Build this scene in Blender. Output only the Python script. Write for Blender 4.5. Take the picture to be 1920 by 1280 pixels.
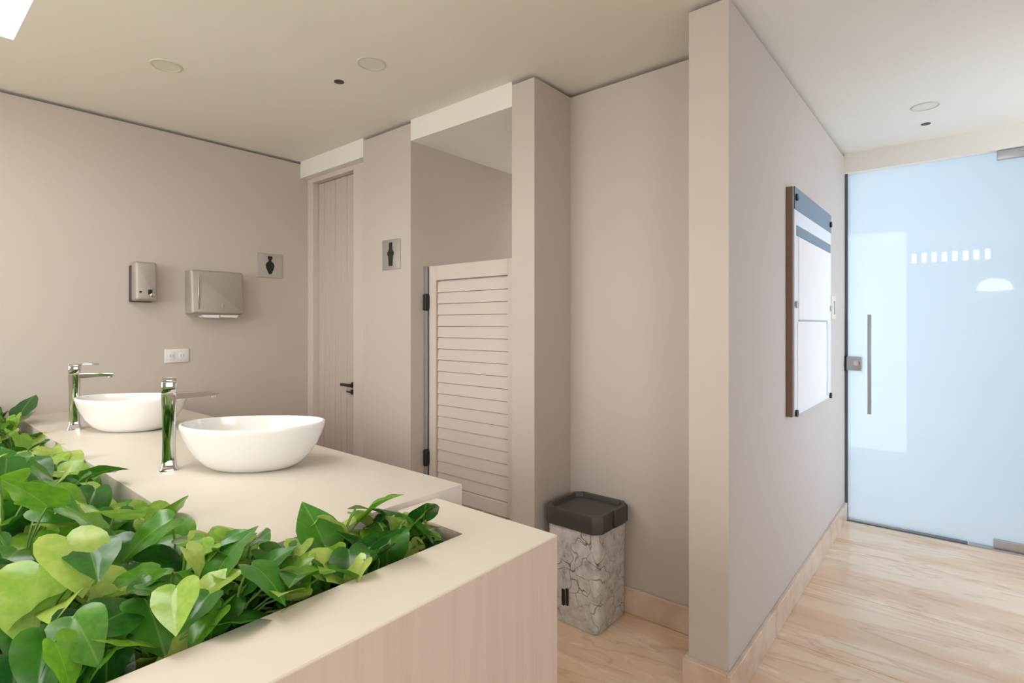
import bpy, bmesh, math, random
from mathutils import Vector, Matrix, Euler

S = bpy.context.scene
for o in list(bpy.data.objects):
    bpy.data.objects.remove(o)
COL = S.collection
random.seed(7)
PI = math.pi

# ------------------------------------------------------------------ camera
CAM_H = 1.30
FPX = 1010.0
A = math.atan2(850, FPX)            # heading of the lens, measured from +X
cam = bpy.data.cameras.new('camera')
cam.sensor_width = 36.0
cam.lens = FPX / 1920 * 36.0
cam.shift_y = -32 / 1920
cam.clip_start = 0.02
cam_o = bpy.data.objects.new('camera', cam)
cam_o.location = (0, 0, CAM_H)
cam_o.rotation_euler = (PI / 2, 0, A - PI / 2)
COL.objects.link(cam_o)
S.camera = cam_o

# ------------------------------------------------------------------ sky, exposure
SKY = 7.8
w = bpy.data.worlds.new('world')
S.world = w
w.use_nodes = True
bg = w.node_tree.nodes['Background']
bg.inputs[0].default_value = (1.0, 0.98, 0.955, 1)
bg.inputs[1].default_value = SKY
S.view_settings.view_transform = 'Standard'
S.view_settings.look = 'None'
S.view_settings.gamma = 1.0
S.view_settings.use_curve_mapping = False
S.view_settings.exposure = 0.08


def portal(name, loc, rot, sx, sy):
    l = bpy.data.lights.new(name, 'AREA')
    l.shape = 'RECTANGLE'
    l.size, l.size_y = sx, sy
    l.cycles.is_portal = True
    o = bpy.data.objects.new(name, l)
    o.location, o.rotation_euler = loc, rot
    COL.objects.link(o)


# key dimensions (metres)
H = 2.43                      # ceiling
YL = 3.54                     # wall behind the dispensers
XP = 1.92                     # face of piers and soffits
XB = -1.60                    # window wall behind the planter
YR = -1.20                    # right hand corridor wall
SOF = 2.315                   # underside of soffits
FY0, FY1 = 0.617, 0.756       # divider wall
XF, XG = 1.88, 4.16           # divider end, glass door header
WIN = (0.95, 2.95, 0.92, 2.28)       # window in the back wall y0 y1 z0 z1
SKYL = (-0.06, 0.362, 0.75, 2.895)   # skylight x0 x1 y0 y1
portal('window_daylight_portal', (XB - 0.10, (WIN[0]+WIN[1])/2, (WIN[2]+WIN[3])/2), (0, -PI/2, 0), WIN[3]-WIN[2], WIN[1]-WIN[0])
portal('skylight_daylight_portal', ((SKYL[0]+SKYL[1])/2, (SKYL[2]+SKYL[3])/2, H + 0.12), (0, 0, 0), SKYL[1]-SKYL[0], SKYL[3]-SKYL[2])


ADDED_WIN3 = (2.95, 4.08, 0.45, 2.15)      # unseen window added in right hand wall to light divider x0 x1 z0 z1
portal('corridor_daylight_portal', ((ADDED_WIN3[0]+ADDED_WIN3[1])/2, YR - 0.16, (ADDED_WIN3[2]+ADDED_WIN3[3])/2), (PI/2, 0, 0), ADDED_WIN3[1]-ADDED_WIN3[0], ADDED_WIN3[3]-ADDED_WIN3[2])
ADDED_WIN4 = (-1.05, 0.15, 0.95, 2.10)     # unseen window added behind the photographer to brighten the planter front
portal('rear_daylight_portal', ((ADDED_WIN4[0]+ADDED_WIN4[1])/2, YR - 0.16, (ADDED_WIN4[2]+ADDED_WIN4[3])/2), (PI/2, 0, 0), ADDED_WIN4[1]-ADDED_WIN4[0], ADDED_WIN4[3]-ADDED_WIN4[2])
portal('stall_daylight_portal', (3.47, 1.985, 1.55), (0, PI/2, 0), 1.40, 0.69)
HALL_Y = 2.6                         # far side of the hall beyond the glass door
EXIT = (0.445, 1.25, 2.24)           # bright exit in the hall wall y0 y1 height
portal('hall_daylight_portal', (6.70, (EXIT[0]+EXIT[1])/2, EXIT[2]/2), (0, PI/2, 0), EXIT[2], EXIT[1]-EXIT[0])


# ------------------------------------------------------------------ materials
def mat(name, col, rough=0.6, metal=0.0, spec=0.5):
    m = bpy.data.materials.new(name)
    m.use_nodes = True
    b = m.node_tree.nodes['Principled BSDF']
    b.inputs['Base Color'].default_value = (*col, 1)
    b.inputs['Roughness'].default_value = rough
    b.inputs['Metallic'].default_value = metal
    b.inputs['Specular IOR Level'].default_value = spec
    return m


def nd(m, t, **kw):
    n = m.node_tree.nodes.new(t)
    for k, v in kw.items():
        setattr(n, k, v)
    return n


def lk(m, a, b):
    m.node_tree.links.new(a, b)


def coords(m, scale=(1, 1, 1), kind='Object'):
    t = nd(m, 'ShaderNodeTexCoord')
    p = nd(m, 'ShaderNodeMapping')
    p.inputs['Scale'].default_value = scale
    lk(m, t.outputs[kind], p.inputs['Vector'])
    return p.outputs['Vector']


def ramp(m, fac, stops, interp='LINEAR'):
    r = nd(m, 'ShaderNodeValToRGB')
    r.color_ramp.interpolation = interp
    e = r.color_ramp.elements
    while len(e) < len(stops):
        e.new(0.5)
    for i, (p, c) in enumerate(stops):
        e[i].position = p
        e[i].color = (*c, 1)
    lk(m, fac, r.inputs['Fac'])
    return r.outputs['Color']


def bsdf(m):
    return m.node_tree.nodes['Principled BSDF']


def noise(m, vec, scale, detail=4, rough=0.5, dist=0.0):
    n = nd(m, 'ShaderNodeTexNoise')
    n.inputs['Scale'].default_value = scale
    n.inputs['Detail'].default_value = detail
    n.inputs['Roughness'].default_value = rough
    n.inputs['Distortion'].default_value = dist
    lk(m, vec, n.inputs['Vector'])
    return n.outputs['Fac']


def bump(m, hgt, strength, dist=0.01):
    b = nd(m, 'ShaderNodeBump')
    b.inputs['Strength'].default_value = strength
    b.inputs['Distance'].default_value = dist
    lk(m, hgt, b.inputs['Height'])
    lk(m, b.outputs['Normal'], bsdf(m).inputs['Normal'])


def plaster(name, c0, c1, rough, streak=False):
    m = mat(name, c0, rough, spec=0.3)
    v = coords(m, (1, 1, 1))
    n = noise(m, v, 1.7, 3)
    lk(m, ramp(m, n, [(0.3, c0), (0.7, c1)]), bsdf(m).inputs['Base Color'])
    if streak:
        n2 = noise(m, coords(m, (38, 38, 0.7)), 2.2, 3, 0.6)
        mx = nd(m, 'ShaderNodeMixRGB', blend_type='MULTIPLY')
        mx.inputs['Fac'].default_value = 1.0
        lk(m, ramp(m, n, [(0.3, c0), (0.7, c1)]), mx.inputs['Color1'])
        lk(m, ramp(m, n2, [(0.34, (0.94, 0.92, 0.915)), (0.6, (1, 1, 1))]), mx.inputs['Color2'])
        lk(m, mx.outputs['Color'], bsdf(m).inputs['Base Color'])
    else:
        bump(m, noise(m, v, 90, 3), 0.05, 0.004)
    return m


M = {}
M['wall'] = plaster('wall_paint', (0.585, 0.515, 0.462), (0.605, 0.535, 0.482), 0.62)
M['ceil'] = plaster('ceiling_paint', (0.87, 0.84, 0.775), (0.89, 0.86, 0.795), 0.75)
M['planter'] = plaster('planter_paint', (0.66, 0.545, 0.48), (0.69, 0.575, 0.51), 0.5, True)
M['rim'] = plaster('planter_rim', (0.74, 0.655, 0.56), (0.77, 0.69, 0.595), 0.5)
M['counter'] = plaster('counter_stone', (0.69, 0.62, 0.54), (0.72, 0.65, 0.57), 0.38)
M['door'] = plaster('door_paint', (0.60, 0.515, 0.455), (0.62, 0.535, 0.475), 0.45, True)
M['louvre'] = plaster('louvre_paint', (0.66, 0.575, 0.52), (0.69, 0.605, 0.55), 0.45)
M['ceramic'] = mat('white_ceramic', (0.87, 0.85, 0.82), 0.12)
M['chrome'] = mat('chrome', (0.66, 0.67, 0.67), 0.06, 1.0)
M['steel'] = mat('brushed_steel', (0.46, 0.415, 0.375), 0.55, 0.45)
M['satin'] = mat('satin_metal', (0.50, 0.51, 0.53), 0.35, 0.9)
M['dark_plastic'] = mat('dark_grey_plastic', (0.060, 0.055, 0.055), 0.42)
M['black'] = mat('black_plastic', (0.012, 0.012, 0.012), 0.45)
M['bronze'] = mat('dark_handle', (0.09, 0.075, 0.065), 0.3, 0.8)
M['white'] = mat('white_plastic', (0.82, 0.80, 0.78), 0.35)
M['ivory'] = mat('ivory_plastic', (0.78, 0.68, 0.55), 0.4)
M['paper'] = mat('white_paper', (0.86, 0.85, 0.83), 0.8)
M['soil'] = mat('dark_soil', (0.035, 0.025, 0.018), 0.95)
M['stem'] = mat('green_stem', (0.16, 0.30, 0.06), 0.45)
M['blueband'] = mat('blue_grey_band', (0.16, 0.22, 0.29), 0.4)
M['board'] = mat('white_board', (0.80, 0.82, 0.85), 0.35)
M['board_edge'] = mat('brown_board_edge', (0.22, 0.145, 0.11), 0.6)
M['grey_line'] = mat('grey_line', (0.40, 0.43, 0.47), 0.5)
M['sign'] = mat('sign_steel', (0.62, 0.61, 0.58), 0.3, 0.75)
M['mark_grey'] = mat('slot_grey', (0.42, 0.40, 0.39), 0.5)
M['diffuser'] = mat('lamp_diffuser', (0.80, 0.77, 0.70), 0.6)
M['ring'] = mat('lamp_ring', (0.66, 0.62, 0.56), 0.5)
M['darkdisc'] = mat('dark_disc', (0.07, 0.055, 0.045), 0.5)
M['rubber'] = mat('gasket', (0.10, 0.11, 0.12), 0.6)
M['patio'] = mat('pale_wall', (0.80, 0.83, 0.86), 0.8)
M['ground'] = mat('pale_paving', (0.42, 0.44, 0.42), 0.9)
M['stone'] = plaster('baseboard_stone', (0.58, 0.43, 0.32), (0.76, 0.62, 0.49), 0.28)
for n_ in M['stone'].node_tree.nodes:
    if n_.type == 'TEX_NOISE' and n_.inputs['Scale'].default_value < 5:
        n_.inputs['Scale'].default_value = 9.0
M['frame_alu'] = mat('window_frame', (0.55, 0.54, 0.52), 0.4, 0.6)

# travertine floor
m = M['floor'] = mat('travertine', (0.6, 0.5, 0.4), 0.22)
t = nd(m, 'ShaderNodeTexCoord')
oi = nd(m, 'ShaderNodeObjectInfo')
off = nd(m, 'ShaderNodeVectorMath', operation='SCALE')
lk(m, t.outputs['Object'], off.inputs[0])
off.inputs['Scale'].default_value = 1.0
rv = nd(m, 'ShaderNodeCombineXYZ')
ml = nd(m, 'ShaderNodeMath', operation='MULTIPLY')
ml.inputs[1].default_value = 31.0
lk(m, oi.outputs['Random'], ml.inputs[0])
lk(m, ml.outputs[0], rv.inputs['Z'])
ad = nd(m, 'ShaderNodeVectorMath', operation='ADD')
lk(m, off.outputs[0], ad.inputs[0])
lk(m, rv.outputs[0], ad.inputs[1])
mp = nd(m, 'ShaderNodeMapping')
mp.inputs['Rotation'].default_value = (0, 0, 0.16)
mp.inputs['Scale'].default_value = (2.6, 0.50, 1.0)
lk(m, ad.outputs[0], mp.inputs['Vector'])
n1 = noise(m, mp.outputs['Vector'], 1.3, 4, 0.5, 1.2)
n2 = noise(m, mp.outputs['Vector'], 1.9, 3, 0.55, 1.6)
base = ramp(m, n1, [(0.28, (0.67, 0.455, 0.295)), (0.45, (0.75, 0.545, 0.375)), (0.56, (0.81, 0.64, 0.475)), (0.75, (0.72, 0.515, 0.35))])
vein = ramp(m, n2, [(0.40, (1, 1, 1)), (0.475, (0.95, 0.93, 0.91)), (0.50, (0.72, 0.64, 0.58)), (0.53, (1, 1, 1))])
mx = nd(m, 'ShaderNodeMixRGB', blend_type='MULTIPLY')
mx.inputs['Fac'].default_value = 0.6
lk(m, base, mx.inputs['Color1'])
lk(m, vein, mx.inputs['Color2'])
lk(m, mx.outputs['Color'], bsdf(m).inputs['Base Color'])
lk(m, ramp(m, n2, [(0.3, (0.16, 0.16, 0.16)), (0.8, (0.34, 0.34, 0.34))]), bsdf(m).inputs['Roughness'])

# cracked marble print on the bin
m = M['marble'] = mat('cracked_marble_print', (0.6, 0.58, 0.56), 0.45)
v = coords(m)
nv = nd(m, 'ShaderNodeTexNoise')
nv.inputs['Scale'].default_value = 6
lk(m, v, nv.inputs['Vector'])
sc = nd(m, 'ShaderNodeVectorMath', operation='SCALE')
sc.inputs['Scale'].default_value = 0.24
lk(m, nv.outputs['Color'], sc.inputs[0])
ad = nd(m, 'ShaderNodeVectorMath', operation='ADD')
lk(m, v, ad.inputs[0])
lk(m, sc.outputs[0], ad.inputs[1])
vo = nd(m, 'ShaderNodeTexVoronoi', feature='DISTANCE_TO_EDGE')
vo.inputs['Scale'].default_value = 12.5
lk(m, ad.outputs[0], vo.inputs['Vector'])
crack = ramp(m, vo.outputs['Distance'], [(0.0, (0.12, 0.11, 0.105)), (0.014, (0.55, 0.53, 0.51)), (0.035, (1, 1, 1))])
msk = ramp(m, noise(m, v, 7, 2), [(0.40, (1, 1, 1)), (0.55, (0, 0, 0))])
cl = ramp(m, noise(m, v, 16, 7, 0.75), [(0.32, (0.28, 0.265, 0.255)), (0.45, (0.60, 0.585, 0.57)), (0.62, (0.78, 0.765, 0.75))])
cm = nd(m, 'ShaderNodeMixRGB')
lk(m, msk, cm.inputs['Fac'])
lk(m, crack, cm.inputs['Color1'])
cm.inputs['Color2'].default_value = (1, 1, 1, 1)
mx = nd(m, 'ShaderNodeMixRGB', blend_type='MULTIPLY')
mx.inputs['Fac'].default_value = 1
lk(m, cl, mx.inputs['Color1'])
lk(m, cm.outputs['Color'], mx.inputs['Color2'])
lk(m, mx.outputs['Color'], bsdf(m).inputs['Base Color'])

# leaves
m = M['leaf'] = mat('pothos_leaf', (0.1, 0.3, 0.05), 0.24, spec=0.6)
oi = nd(m, 'ShaderNodeObjectInfo')
v = coords(m)
sx = nd(m, 'ShaderNodeSeparateXYZ')
lk(m, v, sx.inputs[0])
n = noise(m, v, 5, 4, 0.6, 0.5)
a1 = nd(m, 'ShaderNodeMath', operation='MULTIPLY_ADD')
a1.inputs[1].default_value = 0.45
lk(m, n, a1.inputs[0])
sb = nd(m, 'ShaderNodeMath', operation='ADD')
sb.inputs[1].default_value = -0.22
lk(m, oi.outputs['Random'], sb.inputs[0])
lk(m, sb.outputs[0], a1.inputs[2])
colr = ramp(m, a1.outputs[0], [(0.0, (0.016, 0.095, 0.015)), (0.40, (0.065, 0.245, 0.020)), (0.68, (0.20, 0.42, 0.028)), (0.96, (0.52, 0.63, 0.15))])
ab = nd(m, 'ShaderNodeMath', operation='ABSOLUTE')
lk(m, sx.outputs['X'], ab.inputs[0])
rib = ramp(m, ab.outputs[0], [(0.0, (1, 1, 1)), (0.022, (0, 0, 0))])
mx = nd(m, 'ShaderNodeMixRGB', blend_type='MIX')
mf = nd(m, 'ShaderNodeMath', operation='MULTIPLY')
mf.inputs[1].default_value = 0.3
lk(m, rib, mf.inputs[0])
lk(m, mf.outputs[0], mx.inputs['Fac'])
lk(m, colr, mx.inputs['Color1'])
mx.inputs['Color2'].default_value = (0.42, 0.60, 0.16, 1)
lk(m, mx.outputs['Color'], bsdf(m).inputs['Base Color'])
tr = nd(m, 'ShaderNodeBsdfTranslucent')
hs = nd(m, 'ShaderNodeHueSaturation')
hs.inputs['Value'].default_value = 1.25
lk(m, mx.outputs['Color'], hs.inputs['Color'])
lk(m, hs.outputs['Color'], tr.inputs['Color'])
ms = nd(m, 'ShaderNodeMixShader')
ms.inputs['Fac'].default_value = 0.28
out = m.node_tree.nodes['Material Output']
lk(m, bsdf(m).outputs[0], ms.inputs[1])
lk(m, tr.outputs[0], ms.inputs[2])
lk(m, ms.outputs[0], out.inputs['Surface'])


def glass(name, tint, clear, frost):
    """pane: sharp surface reflection, part clear view, part milky scatter"""
    m = mat(name, tint)
    nt = m.node_tree
    nt.nodes.remove(bsdf(m))
    out = nt.nodes['Material Output']
    gl = nd(m, 'ShaderNodeBsdfGlossy')
    gl.inputs['Roughness'].default_value = 0.01
    gl.inputs['Color'].default_value = (1, 1, 1, 1)
    tp = nd(m, 'ShaderNodeBsdfTransparent')
    tp.inputs['Color'].default_value = (*tint, 1)
    body = tp.outputs[0]
    if frost > 0:
        tl = nd(m, 'ShaderNodeBsdfTranslucent')
        tl.inputs['Color'].default_value = (*tint, 1)
        x = nd(m, 'ShaderNodeMixShader')
        x.inputs['Fac'].default_value = frost
        lk(m, tp.outputs[0], x.inputs[1])
        lk(m, tl.outputs[0], x.inputs[2])
        body = x.outputs[0]
    fr = nd(m, 'ShaderNodeFresnel')
    fr.inputs['IOR'].default_value = 1.6
    x = nd(m, 'ShaderNodeMixShader')
    ge = nd(m, 'ShaderNodeNewGeometry')
    inv = nd(m, 'ShaderNodeMath', operation='SUBTRACT')
    inv.inputs[0].default_value = 1.0
    lk(m, ge.outputs['Backfacing'], inv.inputs[1])
    mu = nd(m, 'ShaderNodeMath', operation='MULTIPLY')
    lk(m, fr.outputs[0], mu.inputs[0])
    lk(m, inv.outputs[0], mu.inputs[1])
    lk(m, mu.outputs[0], x.inputs['Fac'])
    lk(m, body, x.inputs[1])
    lk(m, gl.outputs[0], x.inputs[2])
    lk(m, x.outputs[0], out.inputs['Surface'])
    return m


M['glass'] = glass('clear_glass', (0.97, 0.985, 0.98), 1, 0)
M['frost'] = glass('frosted_glass', (0.83, 0.92, 1.0), 1, 0.86)
M['blueglass'] = glass('blue_tinted_glass', (0.82, 0.90, 1.0), 1, 0)
m = M['lampglow'] = mat('lamp_glow', (0.9, 0.9, 0.88), 0.5)
bsdf(m).inputs['Emission Color'].default_value = (1, 0.97, 0.92, 1)
bsdf(m).inputs['Emission Strength'].default_value = 4.5


# ------------------------------------------------------------------ mesh helpers
def bx(bm, x0, x1, y0, y1, z0, z1, bev=0.0, seg=2):
    g = bmesh.ops.create_cube(bm, size=1)
    vs = g['verts']
    for v in vs:
        v.co = Vector((x0 if v.co.x < 0 else x1, y0 if v.co.y < 0 else y1, z0 if v.co.z < 0 else z1))
    if bev > 0:
        es = list({e for v in vs for e in v.link_edges})
        bmesh.ops.bevel(bm, geom=es, offset=bev, segments=seg, affect='EDGES', profile=0.5)
    return vs


def cyl(bm, c, r, h, axis='z', n=24, r2=None):
    g = bmesh.ops.create_cone(bm, cap_ends=True, segments=n, radius1=r, radius2=r if r2 is None else r2, depth=h)
    R = {'z': Matrix(), 'x': Matrix.Rotation(PI/2, 4, 'Y'), 'y': Matrix.Rotation(PI/2, 4, 'X')}[axis]
    bmesh.ops.transform(bm, matrix=Matrix.Translation(c) @ R, verts=g['verts'])
    return g['verts']


def loft(bm, rings, cap0=True, cap1=True):
    vr = [[bm.verts.new(p) for p in r] for r in rings]
    n = len(vr[0])
    for a, b in zip(vr, vr[1:]):
        for i in range(n):
            bm.faces.new((a[i], a[(i+1) % n], b[(i+1) % n], b[i]))
    if cap0:
        bm.faces.new(list(reversed(vr[0])))
    if cap1:
        bm.faces.new(vr[-1])


def prism(bm, pts, h0, h1, axis):
    """extrude a 2D outline; axis 'x' outline is (y,z), 'y' outline is (x,z), 'z' outline is (x,y)"""
    def P(p, h):
        return {'x': (h, p[0], p[1]), 'y': (p[0], h, p[1]), 'z': (p[0], p[1], h)}[axis]
    loft(bm, [[P(p, h0) for p in pts], [P(p, h1) for p in pts]])


def tube(bm, pts, r, n=6):
    rings = []
    for i, p in enumerate(pts):
        p = Vector(p)
        d = (Vector(pts[min(i+1, len(pts)-1)]) - Vector(pts[max(i-1, 0)])).normalized()
        u = d.orthogonal().normalized()
        v = d.cross(u)
        rings.append([p + r*(math.cos(2*PI*k/n)*u + math.sin(2*PI*k/n)*v) for k in range(n)])
    loft(bm, rings)


def obj(name, bm, material, parent=None, smooth=False, loc=None):
    bmesh.ops.recalc_face_normals(bm, faces=bm.faces[:])
    me = bpy.data.meshes.new(name)
    bm.to_mesh(me)
    bm.free()
    me.materials.append(M[material])
    if smooth:
        for p in me.polygons:
            p.use_smooth = True
        try:
            me.set_sharp_from_angle(angle=math.radians(38))
        except Exception:
            pass
    o = bpy.data.objects.new(name, me)
    COL.objects.link(o)
    if parent:
        o.parent = parent
    if loc:
        o.location = loc
    return o


def box(name, x0, x1, y0, y1, z0, z1, material, parent=None, bev=0.0, seg=2):
    bm = bmesh.new()
    bx(bm, x0, x1, y0, y1, z0, z1, bev, seg)
    return obj(name, bm, material, parent, smooth=bev > 0)


def tag(o, label, cat, group=None, kind=None):
    o['label'] = label
    o['category'] = cat
    if group:
        o['group'] = group
    if kind:
        o['kind'] = kind
    return o


def thing(name, label, cat, loc=(0, 0, 0), rz=0.0, group=None, kind=None):
    o = bpy.data.objects.new(name, None)
    o.empty_display_size = 0.05
    COL.objects.link(o)
    o.location = loc
    o.rotation_euler = (0, 0, rz)
    return tag(o, label, cat, group, kind)


def wallbox(bm, x0, x1, y0, y1, z1=H, gap=0.017, ins=0.048, z0=0.0):
    """wall block ending in a recessed shadow gap under the ceiling"""
    bx(bm, x0, x1, y0, y1, z0, z1 - gap)
    bx(bm, x0 + ins, x1 - ins, y0 + ins, y1 - ins, z1 - gap, z1 + 0.002)


def wall(name, label, boxes, material='wall'):
    bm = bmesh.new()
    for b in boxes:
        wallbox(bm, *b)
    return tag(obj(name, bm, material), label, 'wall', kind='structure')


# ------------------------------------------------------------------ room shell
wall('wall_left', 'beige painted wall carrying the dispensers above the counter', [(XB, 3.45, YL, YL + 0.15)])
w1 = wall('wall_pier', 'wide beige pier between the plank door and the louvred stall', [(XP, 3.30, 2.348, 2.797)])
wall('wall_partition', 'narrow beige pier beside the bin alcove and louvred stall', [(XP, 3.30, 1.484, 1.616)])
wall('wall_niche', 'recessed beige alcove wall behind the marbled bin', [(2.21, 2.33, FY1 - 0.02, 1.50)])
wall('wall_divider', 'long pale divider wall running to the glass door', [(XF, XG + 0.14, FY0, FY1)])
bm = bmesh.new()
SW = (1.64, 2.33, 0.85, 2.25)        # small window at the end of the louvred stall y0 y1 z0 z1
bx(bm, 3.30, 3.45, 1.484, SW[0], 0, H)
bx(bm, 3.30, 3.45, SW[1], YL, 0, H)
bx(bm, 3.30, 3.45, SW[0], SW[1], 0, SW[2])
bx(bm, 3.30, 3.45, SW[0], SW[1], SW[3], H)
tag(obj('wall_stalls', bm, 'wall'), 'beige wall closing the stalls at their far end', 'wall', kind='structure')
w5 = thing('window_5', 'small window at the far end of the louvred stall', 'window', (3.38, 0, 0), kind='structure')
fr = bmesh.new()
for b in [(SW[0], SW[1], SW[2], SW[2]+0.03), (SW[0], SW[1], SW[3]-0.03, SW[3]), (SW[0], SW[0]+0.03, SW[2]+0.03, SW[3]-0.03), (SW[1]-0.03, SW[1], SW[2]+0.03, SW[3]-0.03)]:
    bx(fr, -0.025, 0.025, *b)
obj('window_frame', fr, 'frame_alu', w5)
box('pane', -0.003, 0.003, SW[0]+0.03, SW[1]-0.03, SW[2]+0.03, SW[3]-0.03, 'glass', w5)
bm = bmesh.new()
y0, y1 = YR - 0.15, YR
for xa, xb in ((XB, ADDED_WIN4[0]), (ADDED_WIN4[1], ADDED_WIN3[0]), (ADDED_WIN3[1], XG + 0.14)):
    bx(bm, xa, xb, y0, y1, 0, H)
for wv in (ADDED_WIN3, ADDED_WIN4):
    bx(bm, wv[0], wv[1], y0, y1, 0, wv[2])
    bx(bm, wv[0], wv[1], y0, y1, wv[3], H)
tag(obj('wall_right', bm, 'wall'), 'beige corridor wall with two added windows facing the divider wall', 'wall', kind='structure')
for wv, nm, lab, gm in ((ADDED_WIN3, 'added_window_3', 'unseen window added for light in the corridor wall facing the notice board', 'blueglass'),
                        (ADDED_WIN4, 'added_window_4', 'unseen window added for light in the corridor wall facing the planter', 'glass')):
    wn3 = thing(nm, lab, 'window', (0, YR - 0.08, 0), kind='structure')
    fr = bmesh.new()
    for b in [(wv[0], wv[1], wv[2], wv[2]+0.04), (wv[0], wv[1], wv[3]-0.04, wv[3]),
              (wv[0], wv[0]+0.04, wv[2]+0.04, wv[3]-0.04), (wv[1]-0.04, wv[1], wv[2]+0.04, wv[3]-0.04)]:
        bx(fr, b[0], b[1], -0.03, 0.03, b[2], b[3])
    obj('window_frame', fr, 'frame_alu', wn3)
    box('pane', wv[0]+0.04, wv[1]-0.04, -0.003, 0.003, wv[2]+0.04, wv[3]-0.04, gm, wn3)
# window wall with a big window and a row of small vent slots
SL_Y0, SL_P, SL_W, SL_Z0, SL_Z1 = -0.27, 0.118, 0.062, 2.21, 2.36
bm = bmesh.new()
x0, x1 = XB - 0.15, XB
bx(bm, x0, x1, YR - 0.15, SL_Y0, 0, H)
bx(bm, x0, x1, SL_Y0, WIN[0], 0, SL_Z0)
bx(bm, x0, x1, SL_Y0, WIN[0], SL_Z1, H)
for k in range(8):
    ya = SL_Y0 + k*SL_P + SL_W
    yb = SL_Y0 + (k+1)*SL_P if k < 7 else WIN[0]
    bx(bm, x0, x1, ya, yb, SL_Z0, SL_Z1)
bx(bm, x0, x1, WIN[0], WIN[1], 0, WIN[2])
bx(bm, x0, x1, WIN[0], WIN[1], WIN[3], H)
bx(bm, x0, x1, WIN[1], YL + 0.15, 0, H)
tag(obj('wall_back', bm, 'wall'), 'beige wall with wide window and row of vent slots', 'wall', kind='structure')
win = thing('window_1', 'wide two pane window in the wall behind the planter', 'window', (XB - 0.08, 0, 0), kind='structure')
ym = (WIN[0] + WIN[1]) / 2
fr = bmesh.new()
bx(fr, -0.03, 0.03, WIN[0], WIN[1], WIN[2], WIN[2]+0.05)
bx(fr, -0.03, 0.03, WIN[0], WIN[1], WIN[3]-0.05, WIN[3])
for y in (WIN[0], ym - 0.025, WIN[1] - 0.05):
    bx(fr, -0.03, 0.03, y, y+0.05, WIN[2]+0.05, WIN[3]-0.05)
obj('window_frame', fr, 'frame_alu', win)
for y in (WIN[0] + 0.05, ym + 0.025):
    box('pane', -0.003, 0.003, y, y + ym - WIN[0] - 0.075, WIN[2]+0.05, WIN[3]-0.05, 'glass', win)

# ceiling with the skylight opening
bm = bmesh.new()
cx0, cx1, cy0, cy1 = XB - 0.15, XG + 0.14, YR - 0.15, YL + 0.15
for b in [(cx0, SKYL[0], cy0, cy1), (SKYL[1], 3.45, cy0, cy1), (3.45, cx1, cy0, FY1), (SKYL[0], SKYL[1], cy0, SKYL[2]), (SKYL[0], SKYL[1], SKYL[3], cy1)]:
    bx(bm, *b, H, H + 0.03)
tag(obj('ceiling', bm, 'ceil'), 'smooth cream ceiling with thin shadow gap along the walls', 'ceiling', kind='structure')
sk = thing('window_2', 'bright rectangular skylight in ceiling above the planter', 'skylight', (0, 0, H), kind='structure')
bm = bmesh.new()
s = 0.035
for b in [(SKYL[0]-s, SKYL[0], SKYL[2]-s, SKYL[3]+s), (SKYL[1], SKYL[1]+s, SKYL[2]-s, SKYL[3]+s),
          (SKYL[0], SKYL[1], SKYL[2]-s, SKYL[2]), (SKYL[0], SKYL[1], SKYL[3], SKYL[3]+s)]:
    bx(bm, *b, 0.03, 0.05)
obj('curb', bm, 'ceil', sk)
box('pane', SKYL[0]-s, SKYL[1]+s, SKYL[2]-s, SKYL[3]+s, 0.05, 0.058, 'glass', sk)

# soffits and headers
box_ = box('trim_1', XP, 3.30, 2.797, YL, SOF, H, 'ceil')
tag(box_, 'cream soffit band above the plank door', 'soffit', kind='structure')
box_ = box('trim_2', XP, 3.30, 1.616, 2.348, SOF, H, 'ceil')
tag(box_, 'cream soffit band above the louvred stall', 'soffit', kind='structure')
box_ = box('trim_3', XG, XG + 0.14, -0.36, FY0, 2.303, H, 'ceil')
tag(box_, 'white header beam above the glass door', 'header', kind='structure')
tag(box('wall_end', XG, XG + 0.14, YR, -0.36, 0, H, 'wall'), 'pale wall beside the glass door hinge', 'wall', kind='structure')

# floor: base with stone slabs
fl = box('floor', cx0, XG + 0.30, cy0, cy1, -0.10, -0.004, 'soil')
fl.data.materials[0] = mat('floor_joint', (0.40, 0.32, 0.25), 0.8)
tag(fl, 'polished beige travertine floor of large veined slabs', 'floor', kind='structure')
SX, SY = 0.60, 2.40
bm = bmesh.new()
bx(bm, 0.0012, SX - 0.0012, 0.0012, SY - 0.0012, -0.006, 0.0, 0.0008, 1)
slab = obj('slab', bm, 'floor', fl, loc=(2.42, 0, 0))
me_slab = slab.data
for i in range(-7, 4):
    for j in range(-1, 2):
        x = 2.42 + i * SX
        y = j * SY - (0.62 if i % 2 == 0 else 0.86)
        if i == 0 and j == 0:
            slab.location = (x, y, 0)
            continue
        if x + SX > XG + 0.31 or x < cx0 - 0.2 or y > YL or y + SY < cy0:
            continue
        o = slab.copy()
        COL.objects.link(o)
        o.parent = fl
        o.location = (x, y, 0)
bm = bmesh.new()
bx(bm, 4.2212, XG + 0.30, -1.2, 0.8, -0.006, 0.0)
obj('slab', bm, 'floor', fl)

# baseboards
def baseboard(name, label, pieces):
    t = thing(name, label, 'baseboard', kind='structure')
    for p in pieces:
        box('stone_piece', *p[:4], 0.0, 0.115, 'stone', t, 0.003, 1)
    return t


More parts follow.
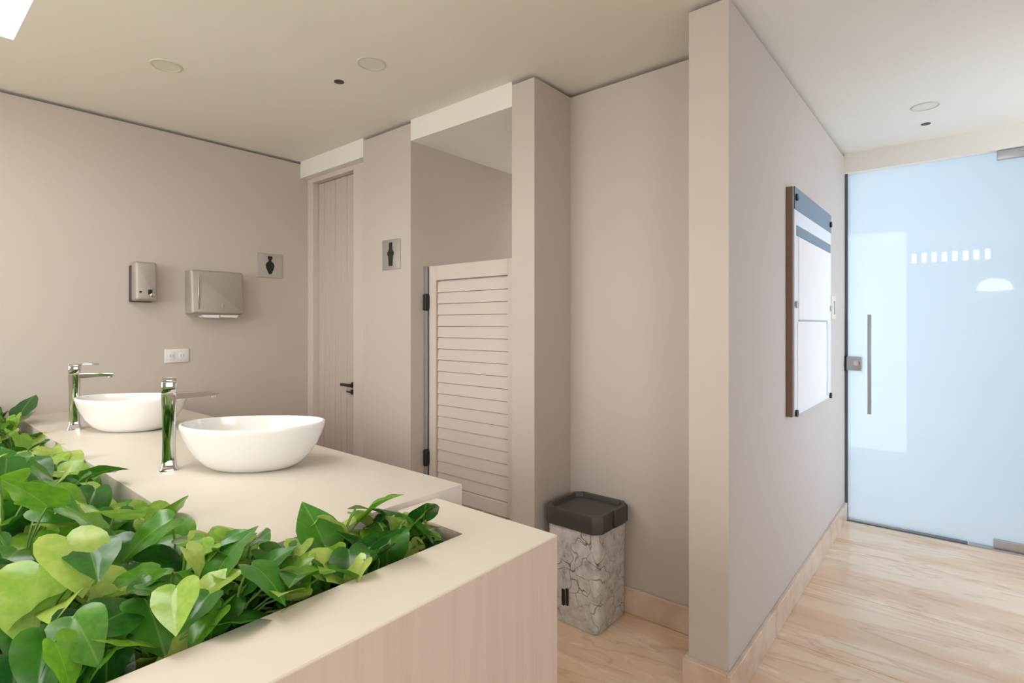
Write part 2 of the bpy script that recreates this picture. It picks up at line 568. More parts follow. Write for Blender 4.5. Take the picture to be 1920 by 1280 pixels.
bt = 0.016
baseboard('baseboard_divider', 'beige stone baseboard running along the divider wall', [
    (XF - bt - 0.008, 2.4195, FY0 - bt, FY0 + 0.001), (2.4205, 3.62, FY0 - bt, FY0 + 0.001), (3.621, XG + 0.02, FY0 - bt, FY0 + 0.001),
    (XF - bt - 0.008, XF + 0.001, FY0, FY1 + bt), (XF, 2.21, FY1 - 0.001, FY1 + bt)])
baseboard('baseboard_niche', 'beige stone baseboard at the foot of the alcove wall', [(2.21 - bt, 2.211, FY1 + bt, 1.484), ])
baseboard('baseboard_pier', 'beige stone baseboard around the two stall piers', [
    (XP - bt, XP + 0.001, 1.484 - bt, 1.616), (XP - bt, XP + 0.001, 2.348, 2.797), (XP, 2.21 - bt, 1.484 - bt, 1.485),
    (XP + 0.0, 3.30, 2.348 - bt, 2.349)])

# court beyond the glass door
tag(box('floor_hall', XG + 0.30, 6.75, -2.65, HALL_Y, -0.10, -0.002, 'ground'), 'pale hall floor beyond the glass door', 'floor', kind='structure')
tag(box('ground_garden', -9.0, cx0, -6, 9, -0.10, -0.02, 'ground'), 'pale paving outside the window wall', 'paving', kind='structure')
bm = bmesh.new()
bx(bm, 6.6, 6.75, -2.65, EXIT[0], 0, 2.62)
bx(bm, 6.6, 6.75, EXIT[1], HALL_Y, 0, 2.62)
bx(bm, 6.6, 6.75, EXIT[0], EXIT[1], EXIT[2], 2.62)
tag(obj('wall_hall', bm, 'patio'), 'pale hall wall seen through the frosted glass door', 'wall', kind='structure')
tag(box('wall_hall_end', XG + 0.14, 6.6, -2.65, -2.5, 0, 2.62, 'patio'), 'pale end wall of the hall beyond the glass door', 'wall', kind='structure')
tag(box('wall_hall_side', XG + 0.14, XG + 0.29, FY1, HALL_Y, 0, 2.62, 'patio'), 'pale hall wall backing onto the stalls', 'wall', kind='structure')
tag(box('wall_hall_return', XG + 0.14, XG + 0.29, -2.5, YR - 0.15, 0, 2.62, 'patio'), 'pale hall wall backing onto the corridor', 'wall', kind='structure')
tag(box('wall_hall_left', XG + 0.14, 6.75, HALL_Y, HALL_Y + 0.15, 0, 2.62, 'patio'), 'pale hall wall beyond the stalls', 'wall', kind='structure')
tag(box('ceiling_hall', XG + 0.14, 6.75, -2.65, HALL_Y, 2.62, 2.74, 'patio'), 'pale hall ceiling beyond the glass door', 'ceiling', kind='structure')

# ------------------------------------------------------------------ doors
# plank door in the recess
d1 = thing('door_1', 'tall beige flush door with fine vertical boards and lever handle', 'door', (0, 0, 0), kind='structure')
bm = bmesh.new()
bx(bm, 1.975, 2.06, 3.475, YL + 0.001, 0, SOF, 0.002, 1)
obj('door_frame', bm, 'louvre', d1)
bm = bmesh.new()
bx(bm, 1.975, 2.06, 2.797, 2.985, 0, SOF, 0.002, 1)
obj('door_frame', bm, 'louvre', d1)
box('door_frame', 1.975, 2.06, 2.985, 3.475, 2.285, SOF, 'louvre', d1)
nb = 7
bw = (3.473 - 2.987) / nb
for k in range(nb):
    box('board', 2.02 + (0.0015 if k % 2 else 0.0), 2.055, 2.987 + k*bw + 0.0006, 2.987 + (k+1)*bw - 0.0006, 0.01, 2.282, 'door', d1, 0.002, 1)
hd = bmesh.new()
cyl(hd, (2.008, 3.025, 0.907), 0.021, 0.026, 'x', 20)
bx(hd, 1.972, 1.988, 3.012, 3.135, 0.897, 0.917, 0.004)
bx(hd, 1.975, 2.0, 3.015, 3.037, 0.897, 0.917, 0.004)
obj('handle', hd, 'bronze', d1, True)
hd = bmesh.new()
cyl(hd, (2.010, 3.040, 0.862), 0.017, 0.022, 'x', 20)
bx(hd, 1.990, 2.002, 3.030, 3.090, 0.857, 0.868, 0.002)
obj('lock', hd, 'bronze', d1, True)

# louvred stall door
d2 = thing('door_2', 'low beige louvred stall door hung on a thin metal post', 'door', (0, 0, 0), kind='structure')
LX0, LX1 = 2.03, 2.066
Lb, Lt = 0.34, 1.628
yl, yr = 2.322, 1.632
box('stile', LX0, LX1, yl - 0.056, yl, Lb, Lt, 'louvre', d2, 0.002, 1)
box('stile', LX0, LX1, yr, yr + 0.105, Lb, Lt, 'louvre', d2, 0.002, 1)
box('rail', LX0, LX1, yr + 0.105, yl - 0.056, Lt - 0.082, Lt, 'louvre', d2, 0.002, 1)
box('rail', LX0, LX1, yr + 0.105, yl - 0.056, Lb, Lb + 0.07, 'louvre', d2, 0.002, 1)
ns = 18
z0, z1 = Lb + 0.072, Lt - 0.088
p = (z1 - z0) / ns
sa, sbk = yr + 0.107, yl - 0.060
bm = bmesh.new()
prism(bm, [(LX0 + 0.010, 0.0015), (LX0 + 0.026, 0.0015), (LX0 + 0.026, p - 0.0015), (LX0 + 0.016, p - 0.0015)], sa, sbk, 'y')
sl = obj('slat', bm, 'louvre', d2, loc=(0, 0, z0))
for k in range(1, ns):
    o = sl.copy()
    COL.objects.link(o)
    o.parent = d2
    o.location = (0, 0, z0 + k*p)
box('backing_panel', LX0 + 0.030, LX1, sa, sbk, z0 - 0.003, z1 + 0.007, 'louvre', d2)
po = bmesh.new()
bx(po, 2.012, 2.042, 2.329, 2.349, 0.10, 1.628)
obj('hinge_post', po, 'satin', d2)
for z in (1.425, 0.548):
    bm = bmesh.new()
    bx(bm, 2.002, 2.034, 2.318, 2.345, z - 0.048, z + 0.048, 0.008)
    bx(bm, 2.020, 2.045, 2.316, 2.332, z - 0.036, z + 0.036)
    obj('hinge', bm, 'black', d2, True)

# frosted glass door
d3 = thing('door_3', 'tall frosted glass door with vertical bar handle and steel lock', 'glass door', (0, 0, 0), kind='structure')
GX = XG + 0.03
GY0, GY1 = -0.345, 0.600
box('glass_leaf', GX, GX + 0.010, GY0, GY1, 0.012, 2.296, 'frost', d3)
box('edge_seal', GX - 0.003, GX + 0.013, GY1, GY1 + 0.016, 0.004, 2.303, 'rubber', d3)
box('threshold', GX - 0.03, GX + 0.05, GY0, GY1 + 0.015, 0.0, 0.006, 'rubber', d3)
hb = bmesh.new()
bx(hb, GX - 0.062, GX - 0.044, 0.463, 0.483, 0.722, 1.363, 0.002)
for z in (0.80, 1.285):
    cyl(hb, (GX - 0.022, 0.473, z), 0.007, 0.046, 'x', 12)
obj('bar_handle', hb, 'satin', d3, True)
lkb = bmesh.new()
bx(lkb, GX - 0.022, GX + 0.032, 0.522, 0.604, 0.996, 1.086, 0.003)
lo = obj('lock_box', lkb, 'satin', d3, True)
bm = bmesh.new()
cyl(bm, (GX - 0.026, 0.546, 1.046), 0.019, 0.010, 'x', 24)
obj('lock_cylinder', bm, 'chrome', lo, True)
bm = bmesh.new()
bx(bm, GX - 0.014, GX + 0.024, 0.604, 0.617, 0.99, 1.092)
obj('strike', bm, 'black', d3)
bm = bmesh.new()
bx(bm, GX - 0.014, GX + 0.024, GY0, -0.14, 2.247, 2.300, 0.003)
obj('top_patch_fitting', bm, 'satin', d3, True)
bm = bmesh.new()
bx(bm, GX - 0.016, GX + 0.026, GY0, -0.125, 0.008, 0.060, 0.004)
obj('bottom_patch_fitting', bm, 'satin', d3, True)
bm = bmesh.new()
bx(bm, GX - 0.035, GX + 0.045, GY0, -0.012, 0.0, 0.008, 0.001, 1)
obj('floor_plate', bm, 'satin', d3)

# ------------------------------------------------------------------ ceiling fittings
def downlight(x, y, label):
    t = thing('downlight', label, 'ceiling light', (x, y, H))
    bm = bmesh.new()
    n = 40
    prof = [(0.052, -0.0005), (0.054, -0.004), (0.060, -0.004), (0.064, 0.001)]
    loft(bm, [[(r*math.cos(2*PI*k/n), r*math.sin(2*PI*k/n), z) for k in range(n)] for r, z in prof], False, False)
    obj('ring', bm, 'ring', t, True)
    bm = bmesh.new()
    cyl(bm, (0, 0, 0.0), 0.053, 0.004, 'z', n)
    obj('diffuser', bm, 'diffuser', t)


downlight(0.828, 2.67, 'round flush ceiling downlight above the two basins')
downlight(1.394, 1.968, 'round flush ceiling downlight in front of the louvred stall')
downlight(3.514, 0.159, 'round flush ceiling downlight near the glass door')


def sensor(x, y, label):
    t = thing('ceiling_sensor', label, 'sensor', (x, y, H))
    bm = bmesh.new()
    cyl(bm, (0, 0, -0.001), 0.022, 0.004, 'z', 28)
    obj('plate', bm, 'darkdisc', t)
    bm = bmesh.new()
    bmesh.ops.create_uvsphere(bm, u_segments=16, v_segments=8, radius=0.014)
    for v in bm.verts:
        v.co.z = v.co.z*0.12 - 0.003
    obj('lens', bm, 'bronze', t, True)


sensor(1.401, 2.231, 'small dark round ceiling sensor beside the stall downlight')
sensor(3.824, 0.17, 'small dark round ceiling sensor before the glass door header')

# ------------------------------------------------------------------ counter and planter
CZ = 0.85
PZ = 0.836
CX0, CX1, CY0 = 0.455, 1.073, 1.086
ct = thing('vanity_counter', 'cream stone washbasin counter running to the dispenser wall', 'counter', (0.75, 2.3, 0))
box('worktop', CX0 - 0.75, CX1 - 0.75, CY0 - 2.3, YL - 2.3, CZ - 0.13, CZ, 'counter', ct, 0.003)
box('base', CX0 + 0.06 - 0.75, 0.93 - 0.75, CY0 + 0.05 - 2.3, YL - 2.3, 0, CZ - 0.13, 'planter', ct)

pl = thing('planter_box', 'beige L shaped masonry planter wrapping the washbasin counter', 'planter', (0.3, 0.9, 0))
PX0, PX1, PY0 = -0.06, 0.975, 0.690
IX0, IX1, IY0 = 0.09, 0.845, 0.850
def pb(bm, x0, x1, y0, y1, z0, z1):
    bx(bm, x0 - 0.3, x1 - 0.3, y0 - 0.9, y1 - 0.9, z0, z1)
bm = bmesh.new()
pb(bm, PX0, PX1, PY0, IY0, 0, PZ - 0.004)
pb(bm, IX1, PX1, IY0, CY0, 0, PZ - 0.004)
pb(bm, PX0, IX0, IY0, YL, 0, PZ - 0.004)
pb(bm, IX0, IX1, IY0, CY0, 0, 0.55)
pb(bm, IX0, CX0, CY0, YL, 0, 0.55)
obj('body', bm, 'planter', pl)
# one rim outline with mitred inner edge
bm = bmesh.new()
out_ = [(PX0, PY0), (PX1, PY0), (PX1, CY0), (IX1, CY0), (IX1, IY0), (IX0, IY0), (IX0, YL), (PX0, YL)]
prism(bm, [(x - 0.3, y - 0.9) for x, y in out_], PZ - 0.004, PZ, 'z')
es = [e for e in bm.edges if all(v.co.z > PZ - 0.001 for v in e.verts)]
bmesh.ops.bevel(bm, geom=es, offset=0.002, segments=1, affect='EDGES')
obj('rim', bm, 'rim', pl)

# soil
bm = bmesh.new()
SZ = 0.775
def soil_patch(x0, x1, y0, y1):
    nx, ny = max(2, int((x1-x0)/0.02)), max(2, int((y1-y0)/0.02))
    g = {}
    for i in range(nx+1):
        for j in range(ny+1):
            z = SZ + random.uniform(-0.008, 0.008)
            g[i, j] = bm.verts.new((x0 + (x1-x0)*i/nx, y0 + (y1-y0)*j/ny, z))
    for i in range(nx):
        for j in range(ny):
            bm.faces.new((g[i, j], g[i+1, j], g[i+1, j+1], g[i, j+1]))
    lo = [bm.verts.new((x, y, 0.56)) for x, y in ((x0, y0), (x1, y0), (x1, y1), (x0, y1))]
    bm.faces.new(lo[::-1])
soil_patch(IX0 + 0.001, IX1 - 0.001, IY0 + 0.001, CY0 - 0.001)
soil_patch(IX0 + 0.001, CX0 - 0.001, CY0, YL - 0.001)
tag(obj('potting_soil', bm, 'soil'), 'dark potting soil under the leaves in the planter', 'soil', kind='stuff')

# ------------------------------------------------------------------ basins and faucets
def make_basin(label, loc, rz):
    t = thing('vessel_basin', label, 'basin', loc, rz)
    n = 64
    LA, LB, hh = 0.219, 0.138, 0.143

    def ring(f, z, up, thick=0.0):
        r = []
        for k in range(n):
            a = 2*PI*k/n
            zz = z + up * (0.004*math.cos(a)**2 - 0.002)
            r.append(((LA*f - thick)*math.cos(a), (LB*f - thick)*math.sin(a), zz))
        return r
    outer = [(0.46, 0.0, 0), (0.52, 0.001, 0), (0.60, 0.008, 0.0), (0.70, 0.022, 0.1), (0.80, 0.045, 0.25), (0.89, 0.075, 0.5), (0.955, 0.104, 0.8), (0.99, 0.127, 0.95), (1.0, 0.137, 1)]
    rings = [ring(f, z, u) for f, z, u in outer]
    rings.append(ring(1.0, hh - 0.001, 1, 0.002))
    rings.append(ring(1.0, hh, 1, 0.006))
    rings.append(ring(1.0, hh - 0.002, 1, 0.010))
    inner = [(0.99, 0.128, 0.95), (0.955, 0.106, 0.8), (0.88, 0.076, 0.5), (0.78, 0.048, 0.25), (0.62, 0.029, 0.1), (0.42, 0.022, 0), (0.20, 0.018, 0), (0.12, 0.0175, 0)]
    rings += [ring(f, z, u, 0.010) for f, z, u in inner]
    bm = bmesh.new()
    loft(bm, rings)
    b = obj('bowl', bm, 'ceramic', t, True)
    bm = bmesh.new()
    cyl(bm, (0, 0, 0.019), 0.022, 0.005, 'z', 24)
    obj('drain', bm, 'chrome', t, True)
    return t


make_basin('white oval vessel basin on the counter nearer the planter corner', (0.776, 1.718, CZ), math.radians(-47))
make_basin('white oval vessel basin on the counter nearer the dispenser wall', (0.718, 2.733, CZ), math.radians(-47))


def make_faucet(label, loc, lever_rz):
    t = thing('basin_faucet', label, 'faucet', loc, math.radians(-18))
    # tapering square column
    def sq(wx, wy, z, b=0.006):
        r = []
        for sx_, sy_, a0 in ((1, 1, 0), (-1, 1, 90), (-1, -1, 180), (1, -1, 270)):
            for k in range(4):
                a = math.radians(a0 + 30*k)
                r.append((sx_*(wx - b) + b*math.cos(a), sy_*(wy - b) + b*math.sin(a), z))
        return r
    bm = bmesh.new()
    loft(bm, [sq(0.025, 0.025, 0), sq(0.025, 0.025, 0.006), sq(0.0215, 0.0215, 0.012), sq(0.0185, 0.0185, 0.035), sq(0.0175, 0.0175, 0.09), sq(0.0185, 0.0185, 0.17), sq(0.0205, 0.0205, 0.226), sq(0.0205, 0.0205, 0.236)])
    obj('column', bm, 'chrome', t, True)
    bm = bmesh.new()
    pts = [(0.012, 0.217), (0.09, 0.2225), (0.134, 0.2245), (0.136, 0.2335), (0.09, 0.2370), (0.012, 0.2395)]
    prism(bm, pts, -0.018, 0.018, 'y')
    bmesh.ops.bevel(bm, geom=bm.edges[:], offset=0.0018, segments=2, affect='EDGES')
    sp = obj('spout', bm, 'chrome', t, True)
    bm = bmesh.new()
    cyl(bm, (0.121, 0, 0.2215), 0.010, 0.010, 'z', 16)
    obj('aerator', bm, 'satin', sp, True)
    bm = bmesh.new()
    loft(bm, [sq(0.0195, 0.0195, 0.240), sq(0.0210, 0.0210, 0.244), sq(0.0210, 0.0210, 0.272), sq(0.0195, 0.0195, 0.276)])
    hb_ = obj('handle', bm, 'chrome', t, True)
    hb_.rotation_euler = (0, 0, lever_rz)
    bm = bmesh.new()
    bx(bm, -0.020, 0.085, -0.0195, 0.0195, 0.2745, 0.281, 0.002)
    obj('lever', bm, 'chrome', hb_, True)
    return t


make_faucet('tall chrome faucet standing by basin nearer the planter corner', (0.592, 1.885, CZ), math.radians(90))
make_faucet('tall chrome faucet standing by basin nearer the dispenser wall', (0.560, 2.925, CZ), math.radians(3))

# ------------------------------------------------------------------ things on the dispenser wall
def rpoly(x0, x1, z0, z1, r, n=4):
    pts = []
    for cx_, cz_, a0 in ((x1-r, z1-r, 0), (x0+r, z1-r, 90), (x0+r, z0+r, 180), (x1-r, z0+r, 270)):
        for k in range(n+1):
            a = math.radians(a0 + 90*k/n)
            pts.append((cx_ + r*math.cos(a), cz_ + r*math.sin(a)))
    return pts


def shell(bm, x0, x1, z0, z1, y_wall, depth, r=0.014, top_in=0.02):
    """wall box with softly rounded front; leans in a little at the top"""
    def R(d, g):
        pts = rpoly(x0+g, x1-g, z0+g, z1-g, r)
        return [(px, y_wall - d*(1 - top_in*max(0, (pz-(z0+z1)/2)/(z1-z0))), pz) for px, pz in pts]
    loft(bm, [R(-0.001, 0), R(depth*0.80, 0), R(depth*0.94, 0.004), R(depth, 0.012)])


sd = thing('soap_dispenser', 'small brushed steel soap dispenser with dark window on wall', 'soap dispenser', (0.95, YL, 1.43))
bm = bmesh.new()
shell(bm, -0.028, 0.078, 0.0, 0.215, 0, 0.095, 0.009, 0.25)
obj('cover', bm, 'steel', sd, True)
box('back_plate', -0.036, 0.070, -0.022, 0.001, -0.006, 0.196, 'dark_plastic', sd, 0.004)
bm = bmesh.new()
bx(bm, 0.030, 0.050, -0.099, -0.090, 0.034, 0.062, 0.003)
obj('window', bm, 'black', sd, True)
bm = bmesh.new()
bmesh.ops.create_uvsphere(bm, u_segments=16, v_segments=10, radius=0.014)
bmesh.ops.transform(bm, matrix=Matrix.Translation((0.050, -0.094, 0.034)) @ Matrix.Scale(0.5, 4, (0, 1, 0)), verts=bm.verts[:])
obj('push_button', bm, 'chrome', sd, True)
bm = bmesh.new()
cyl(bm, (-0.006, -0.096, 0.048), 0.006, 0.004, 'y', 12)
obj('keyhole', bm, 'bronze', sd)

td = thing('towel_dispenser', 'wide brushed steel paper towel dispenser mounted on the wall', 'towel dispenser', (1.35, YL, 1.36))
bm = bmesh.new()
shell(bm, -0.155, 0.145, 0.0, 0.262, 0, 0.105, 0.009, 0.35)
tb = obj('cover', bm, 'steel', td, True)
bm = bmesh.new()
bx(bm, -0.120, -0.114, -0.1075, -0.100, 0.03, 0.235, 0.002, 1)
obj('fold_seam', bm, 'satin', tb, True)
bm = bmesh.new()
prism(bm, [(0.008, 0.035), (0.016, 0.035), (0.020, 0.062), (0.012, 0.070), (0.004, 0.062)], -0.1075, -0.101, 'y')
obj('sight_slot', bm, 'mark_grey', tb)
bm = bmesh.new()
prism(bm, [(-0.10, -0.004), (-0.085, -0.018), (0.0, -0.020), (0.0, -0.004)], -0.095, -0.030, 'y')
obj('paper_towel', bm, 'paper', td)
bm = bmesh.new()
prism(bm, [(0.008, -0.004), (0.008, -0.016), (0.105, -0.018), (0.115, -0.004)], -0.090, -0.030, 'y')
obj('paper_towel', bm, 'paper', td)
box('bottom_lip', -0.13, 0.125, -0.085, -0.02, -0.008, 0.004, 'steel', td)

ou = thing('power_outlet', 'white double power outlet plate low on dispenser wall', 'outlet', (1.15, YL, 1.117))
bm = bmesh.new()
bx(bm, -0.063, 0.063, -0.009, 0.0, -0.040, 0.040, 0.003)
obj('cover_plate', bm, 'white', ou, True)
for x in (-0.027, 0.027):
    s_ = box('socket', x - 0.017, x + 0.017, -0.0105, -0.008, -0.022, 0.022, 'white', ou, 0.002)
    for dx in (-0.007, 0.007):
        box('slot', x + dx - 0.0016, x + dx + 0.0016, -0.0112, -0.010, -0.008, 0.010, 'mark_grey', s_)


def outline(bm, halves, h0, h1, axis, flip=1):
    pts = [(w, z) for w, z in halves] + [(-w, z) for w, z in reversed(halves)]
    prism(bm, pts, h0, h1, axis)


sg = thing('restroom_sign', 'steel sign with black skirted figure on dispenser wall', 'sign', (1.702, YL, 1.690))
box('sign_plate', -0.082, 0.082, -0.008, 0.001, -0.080, 0.080, 'sign', sg, 0.002)
bm = bmesh.new()
outline(bm, [(0.009, -0.056), (0.013, -0.046), (0.026, -0.016), (0.029, 0.000), (0.024, 0.016), (0.011, 0.027), (0.008, 0.034), (0.015, 0.046), (0.015, 0.062)], -0.0105, -0.007, 'y')
obj('skirted_figure', bm, 'black', sg)

sg = thing('restroom_sign', 'steel sign with black straight figure on wide pier', 'sign', (XP, 2.514, 1.70))
box('sign_plate', -0.010, 0.001, -0.080, 0.080, -0.086, 0.086, 'sign', sg, 0.002)
bm = bmesh.new()
outline(bm, [(0.016, -0.066), (0.021, -0.010), (0.028, -0.004), (0.028, 0.012), (0.018, 0.022), (0.014, 0.034), (0.013, 0.068)], -0.0125, -0.009, 'x')
obj('straight_figure', bm, 'black', sg)

# ------------------------------------------------------------------ notice board and switch on the divider wall
nbd = thing('notice_board', 'tall white notice board with blue grey bands on divider wall', 'notice board', (2.645, FY0, 0.885))
W_, Hh = 0.865, 1.032
bm = bmesh.new()
bx(bm, 0, W_, -0.026, 0.0, 0, Hh, 0.001, 1)
obj('backing', bm, 'board_edge', nbd)
box('panel', 0.012, W_, -0.032, -0.025, 0.004, Hh, 'board', nbd)
box('header_band', 0.012, W_ + 0.001, -0.034, -0.030, Hh - 0.100, Hh + 0.001, 'blueband', nbd)
box('lower_band', 0.05, W_ - 0.02, -0.0345, -0.031, Hh - 0.215, Hh - 0.168, 'blueband', nbd)
box('paper_sheet', 0.09, W_ - 0.03, -0.0345, -0.031, 0.437, Hh - 0.217, 'paper', nbd)
box('paper_sheet', 0.07, W_ - 0.13, -0.0340, -0.031, 0.02, 0.428, 'paper', nbd)
box('divider_strip', 0.09, W_ - 0.12, -0.0355, -0.031, 0.428, 0.437, 'grey_line', nbd)
box('divider_strip', W_ - 0.13, W_ - 0.12, -0.0355, -0.031, 0.02, 0.437, 'grey_line', nbd)
for x, z in ((0.035, Hh - 0.045), (W_ - 0.03, Hh - 0.055), (0.035, 0.015), (W_ - 0.03, 0.015), (0.03, 0.505), (W_ - 0.03, 0.505)):
    bm = bmesh.new()
    cyl(bm, (x, -0.036, z), 0.016, 0.012, 'y', 16)
    obj('standoff', bm, 'satin' if 0.4 < z < 0.6 else 'black', nbd, True)
sw = thing('wall_switch', 'ivory switch plate beside the notice board', 'switch', (3.70, FY0, 1.40))
box('plate', -0.055, 0.075, -0.014, 0.0, -0.07, 0.07, 'ivory', sw, 0.003)
box('rocker', 0.018, 0.040, -0.018, -0.012, -0.040, 0.040, 'mark_grey', sw, 0.002)

# half dome sconce on the window wall
sc_ = thing('wall_sconce', 'white half dome wall lamp under the vent slots', 'wall lamp', (XB, -0.31, 1.78))
bm = bmesh.new()
bmesh.ops.create_uvsphere(bm, u_segments=28, v_segments=16, radius=0.19)
for v in list(bm.verts):
    if v.co.x < 0:
        v.co.x = 0
    if v.co.z < 0:
        v.co.z *= 0.12
    v.co.x *= 0.55
    v.co.z *= 0.85
obj('dome', bm, 'lampglow', sc_, True)
box('wall_plate', -0.001, 0.012, -0.06, 0.06, -0.05, 0.03, 'white', sc_)

# ------------------------------------------------------------------ bin
BX0, BX1, BY0, BY1 = 1.935, 2.188, 1.165, 1.425
bn = thing('waste_bin', 'square cracked marble print waste bin with dark grey lid in alcove', 'bin', ((BX0+BX1)/2, (BY0+BY1)/2, 0))


def rsq(hx, hy, z, r, n=5):
    return [(px, py, z) for px, py in rpoly(-hx, hx, -hy, hy, r, n)]


bm = bmesh.new()
hx, hy = (BX1-BX0)/2, (BY1-BY0)/2
loft(bm, [rsq(hx-0.010, hy-0.010, 0, 0.022), rsq(hx-0.004, hy-0.004, 0.008, 0.026), rsq(hx, hy, 0.44, 0.026)])
obj('body', bm, 'marble', bn, True)
def oct_(hx, hy, z, c):
    return rsq(hx, hy, z, c, 1)
bm = bmesh.new()
loft(bm, [oct_(hx+0.010, hy+0.010, 0.424, 0.030), oct_(hx+0.014, hy+0.014, 0.428, 0.033), oct_(hx+0.014, hy+0.014, 0.492, 0.033), oct_(hx+0.010, hy+0.010, 0.500, 0.032),
          oct_(hx-0.006, hy-0.006, 0.500, 0.026), oct_(hx-0.012, hy-0.012, 0.482, 0.024)], True, False)
ld = obj('lid_rim', bm, 'dark_plastic', bn, True)
bm = bmesh.new()
loft(bm, [oct_(hx-0.010, hy-0.010, 0.476, 0.024), oct_(hx-0.010, hy-0.010, 0.483, 0.024), oct_(hx-0.030, hy-0.030, 0.487, 0.02)])
obj('lid_flap', bm, 'dark_plastic', ld, True)
bm = bmesh.new()
bx(bm, -0.02, 0.075, -hy-0.024, -hy-0.012, 0.43, 0.506, 0.003)
obj('lid_clip', bm, 'dark_plastic', bn, True)
bm = bmesh.new()
bx(bm, -hx-0.003, -hx+0.012, 0.016, 0.030, 0.085, 0.158, 0.002)
bx(bm, -hx-0.003, -hx+0.012, 0.036, 0.050, 0.080, 0.150, 0.002)
obj('foot_slot', bm, 'black', bn, True)

# ------------------------------------------------------------------ pothos plants
def leaf_mesh(seed):
    """heart shaped blade: base at the origin, tip at +Y, face towards +Z"""
    rnd = random.Random(seed)
    droop = rnd.uniform(0.12, 0.45)
    fold = rnd.uniform(0.05, 0.40)
    width = rnd.uniform(0.80, 1.0)
    wav = rnd.uniform(0.01, 0.035)
    twist = rnd.uniform(-0.3, 0.3)
    bend = rnd.uniform(-0.08, 0.08)
    half = [(0.0, 0.0), (0.10, -0.085), (0.21, -0.105), (0.33, -0.06), (0.42, 0.05), (0.455, 0.19), (0.45, 0.33), (0.405, 0.47),
            (0.335, 0.60), (0.25, 0.72), (0.165, 0.82), (0.09, 0.905), (0.035, 0.965), (0.0, 1.0)]
    N, NU = len(half) - 1, 4
    bm = bmesh.new()

    def P(x, y):
        a = abs(x)
        z = fold*a*(1 - 0.5*a) - droop*max(0, y)**1.8 + wav*math.sin(13*y + 4*x)*a*4*0.5 + twist*x*y
        return bm.verts.new((x + bend*math.sin(PI*max(0, y)), y, z))
    mid = [P(0, i/N) for i in range(N+1)]
    for sg in (-1, 1):
        rows = []
        for i, (hx_, hy_) in enumerate(half):
            r = [mid[i]]
            if 0 < i < N:
                for k in range(1, NU+1):
                    f = k/NU
                    r.append(P(sg*hx_*width*f, (i/N)*(1-f) + hy_*f))
            rows.append(r)
        for i in range(N):
            a_, b_ = rows[i], rows[i+1]
            if len(a_) == 1:
                for k in range(NU):
                    f = (a_[0], b_[k], b_[k+1])
                    bm.faces.new(f if sg < 0 else f[::-1])
                continue
            if len(b_) == 1:
                for k in range(NU):
                    f = (a_[k], a_[k+1], b_[0])
                    bm.faces.new(f if sg > 0 else f[::-1])
                continue
            for k in range(NU):
                f = (a_[k], a_[k+1], b_[k+1], b_[k])
                bm.faces.new(f if sg > 0 else f[::-1])
    # the first fan uses the midrib start, so close the strip along the midrib
    bmesh.ops.remove_doubles(bm, verts=bm.verts[:], dist=1e-5)
    bmesh.ops.recalc_face_normals(bm, faces=bm.faces[:])
    me = bpy.data.meshes.new('leaf')
    bm.to_mesh(me)
    bm.free()
    me.materials.append(M['leaf'])
    for p_ in me.polygons:
        p_.use_smooth = True
    return me


LEAVES = [leaf_mesh(100 + k) for k in range(9)]
LR = random.Random(21)


def in_trough(x, y, mg=0.0):
    return (IX0 - mg < x < IX1 + mg and IY0 - mg < y < CY0 + mg) or (IX0 - mg < x < CX0 + mg and IY0 - mg < y < YL)


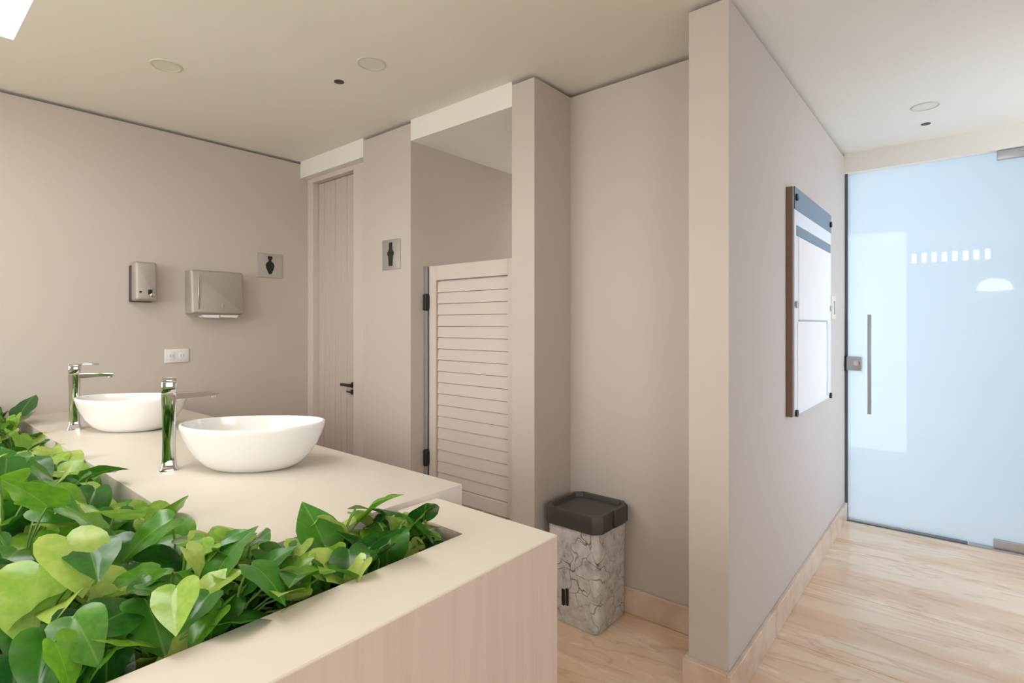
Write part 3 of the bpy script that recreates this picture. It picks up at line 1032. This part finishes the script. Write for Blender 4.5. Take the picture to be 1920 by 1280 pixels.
def plant(x, y, n, hmax, smin, smax, spread, label, group, over=0.04):
    t = thing('pothos_plant', label, 'plant', (x, y, SZ), group=group)
    bm = bmesh.new()
    for k in range(n):
        for tries in range(30):
            az = LR.uniform(0, 2*PI)
            rho = spread * math.sqrt(LR.random())
            bxp, byp = x + rho*math.cos(az), y + rho*math.sin(az)
            if not in_trough(bxp, byp, 0.0):
                continue
            hgt = hmax * (0.38 + 0.62*(k / max(1, n-1))) * (1 - 0.35*(rho/spread)**2) * LR.uniform(0.85, 1.1)
            s = LR.uniform(smin*0.85, smax*1.08)
            yaw = az + LR.gauss(0, 0.7)
            pit = LR.uniform(-0.65, 0.10)
            if LR.random() < 0.45:                      # many leaves face the open front side
                yaw = LR.gauss(-PI*0.55, 0.65)
                pit = LR.uniform(-1.05, -0.1)
            if LR.random() < 0.14:
                pit = LR.uniform(0.3, 1.0)
            roll = LR.gauss(0, 0.30)
            d = Vector((math.cos(yaw)*math.cos(pit), math.sin(yaw)*math.cos(pit), math.sin(pit)))
            base = Vector((bxp, byp, SZ + hgt))
            ok = True
            for f in (0.35, 0.7, 1.0):
                q = base + d*s*f
                q.z -= 0.3*s*f*f
                top = CZ if q.y > CY0 - 0.01 and q.x > CX0 - 0.01 else PZ
                if not in_trough(q.x, q.y, -0.006):
                    if q.z < top + 0.014:
                        ok = False
                    if not in_trough(q.x, q.y, over):
                        ok = False
            if ok:
                break
        else:
            continue
        rot = Euler((0, 0, yaw - PI/2)).to_matrix() @ Euler((pit, 0, 0)).to_matrix() @ Euler((0, roll, 0)).to_matrix()
        o = bpy.data.objects.new('leaf', LR.choice(LEAVES))
        COL.objects.link(o)
        o.parent = t
        o.location = base - Vector((x, y, SZ))
        o.rotation_euler = rot.to_euler()
        o.scale = (s, s, s)
        # petiole
        b = base - Vector((x, y, SZ))
        r0 = Vector((LR.uniform(-0.015, 0.015), LR.uniform(-0.015, 0.015), -0.012))
        mid = Vector((b.x*0.35, b.y*0.35, b.z*0.7))
        b2 = b + d*s*0.02
        tube(bm, [r0, r0.lerp(mid, 0.55), mid, mid.lerp(b2, 0.55) + Vector((0, 0, 0.006)), b2], 0.0022, 5)
    if not bm.verts:
        bm.free()
        return
    obj('stem', bm, 'stem', t, True)


# front trough, along the counter edge
FG, RG = 'pothos plants in the front trough', 'pothos plants in the rear trough'
for k in range(7):
    x = 0.17 + k*0.107
    lab = ('glossy heart leaved pothos plant at the trough end by the rim corner' if k > 5 else
           'glossy heart leaved pothos plant along the wide planter rim')
    plant(x, 0.925, [20, 20, 19, 18, 17, 17, 17][k], [0.135, 0.13, 0.125, 0.12, 0.115, 0.105, 0.095][k], 0.072, 0.105, 0.08, lab, FG, over=0.035)
for k in range(6):
    x = 0.24 + k*0.104
    plant(x, 1.035, [13, 12, 11, 10, 9, 8][k], [0.165, 0.165, 0.15, 0.14, 0.13, 0.11][k], 0.065, 0.095, 0.065,
          'glossy heart leaved pothos plant pressed against the counter edge', FG, over=0.03)
# rear trough behind the faucets
ys = [1.14, 1.31, 1.48, 1.66, 1.85, 2.06, 2.32, 2.62, 2.92, 3.22, 3.40]
for k, y in enumerate(ys):
    lab = ('leafy pothos plant in the trough before the faucet nearer the planter corner' if k < 4 else
           'leafy pothos plant in the trough between the two faucets' if k < 8 else
           'leafy pothos plant in the trough against the dispenser wall')
    for x in (0.37, 0.27, 0.17):
        hm = {0.37: [0.15, 0.13, 0.12, 0.11, 0.11, 0.11, 0.10, 0.10, 0.12, 0.17, 0.18],
              0.27: [0.19, 0.20, 0.20, 0.20, 0.19, 0.18, 0.12, 0.11, 0.13, 0.18, 0.19],
              0.17: [0.21, 0.24, 0.26, 0.26, 0.25, 0.22, 0.14, 0.12, 0.13, 0.17, 0.18]}[x][k]
        if x < 0.2 and k > 6:
            continue
        plant(x, y + {0.37: 0, 0.27: 0.07, 0.17: -0.03}[x], 14 if k < 6 else 9, hm, 0.08, 0.118, 0.085, lab, RG, over=0.03)
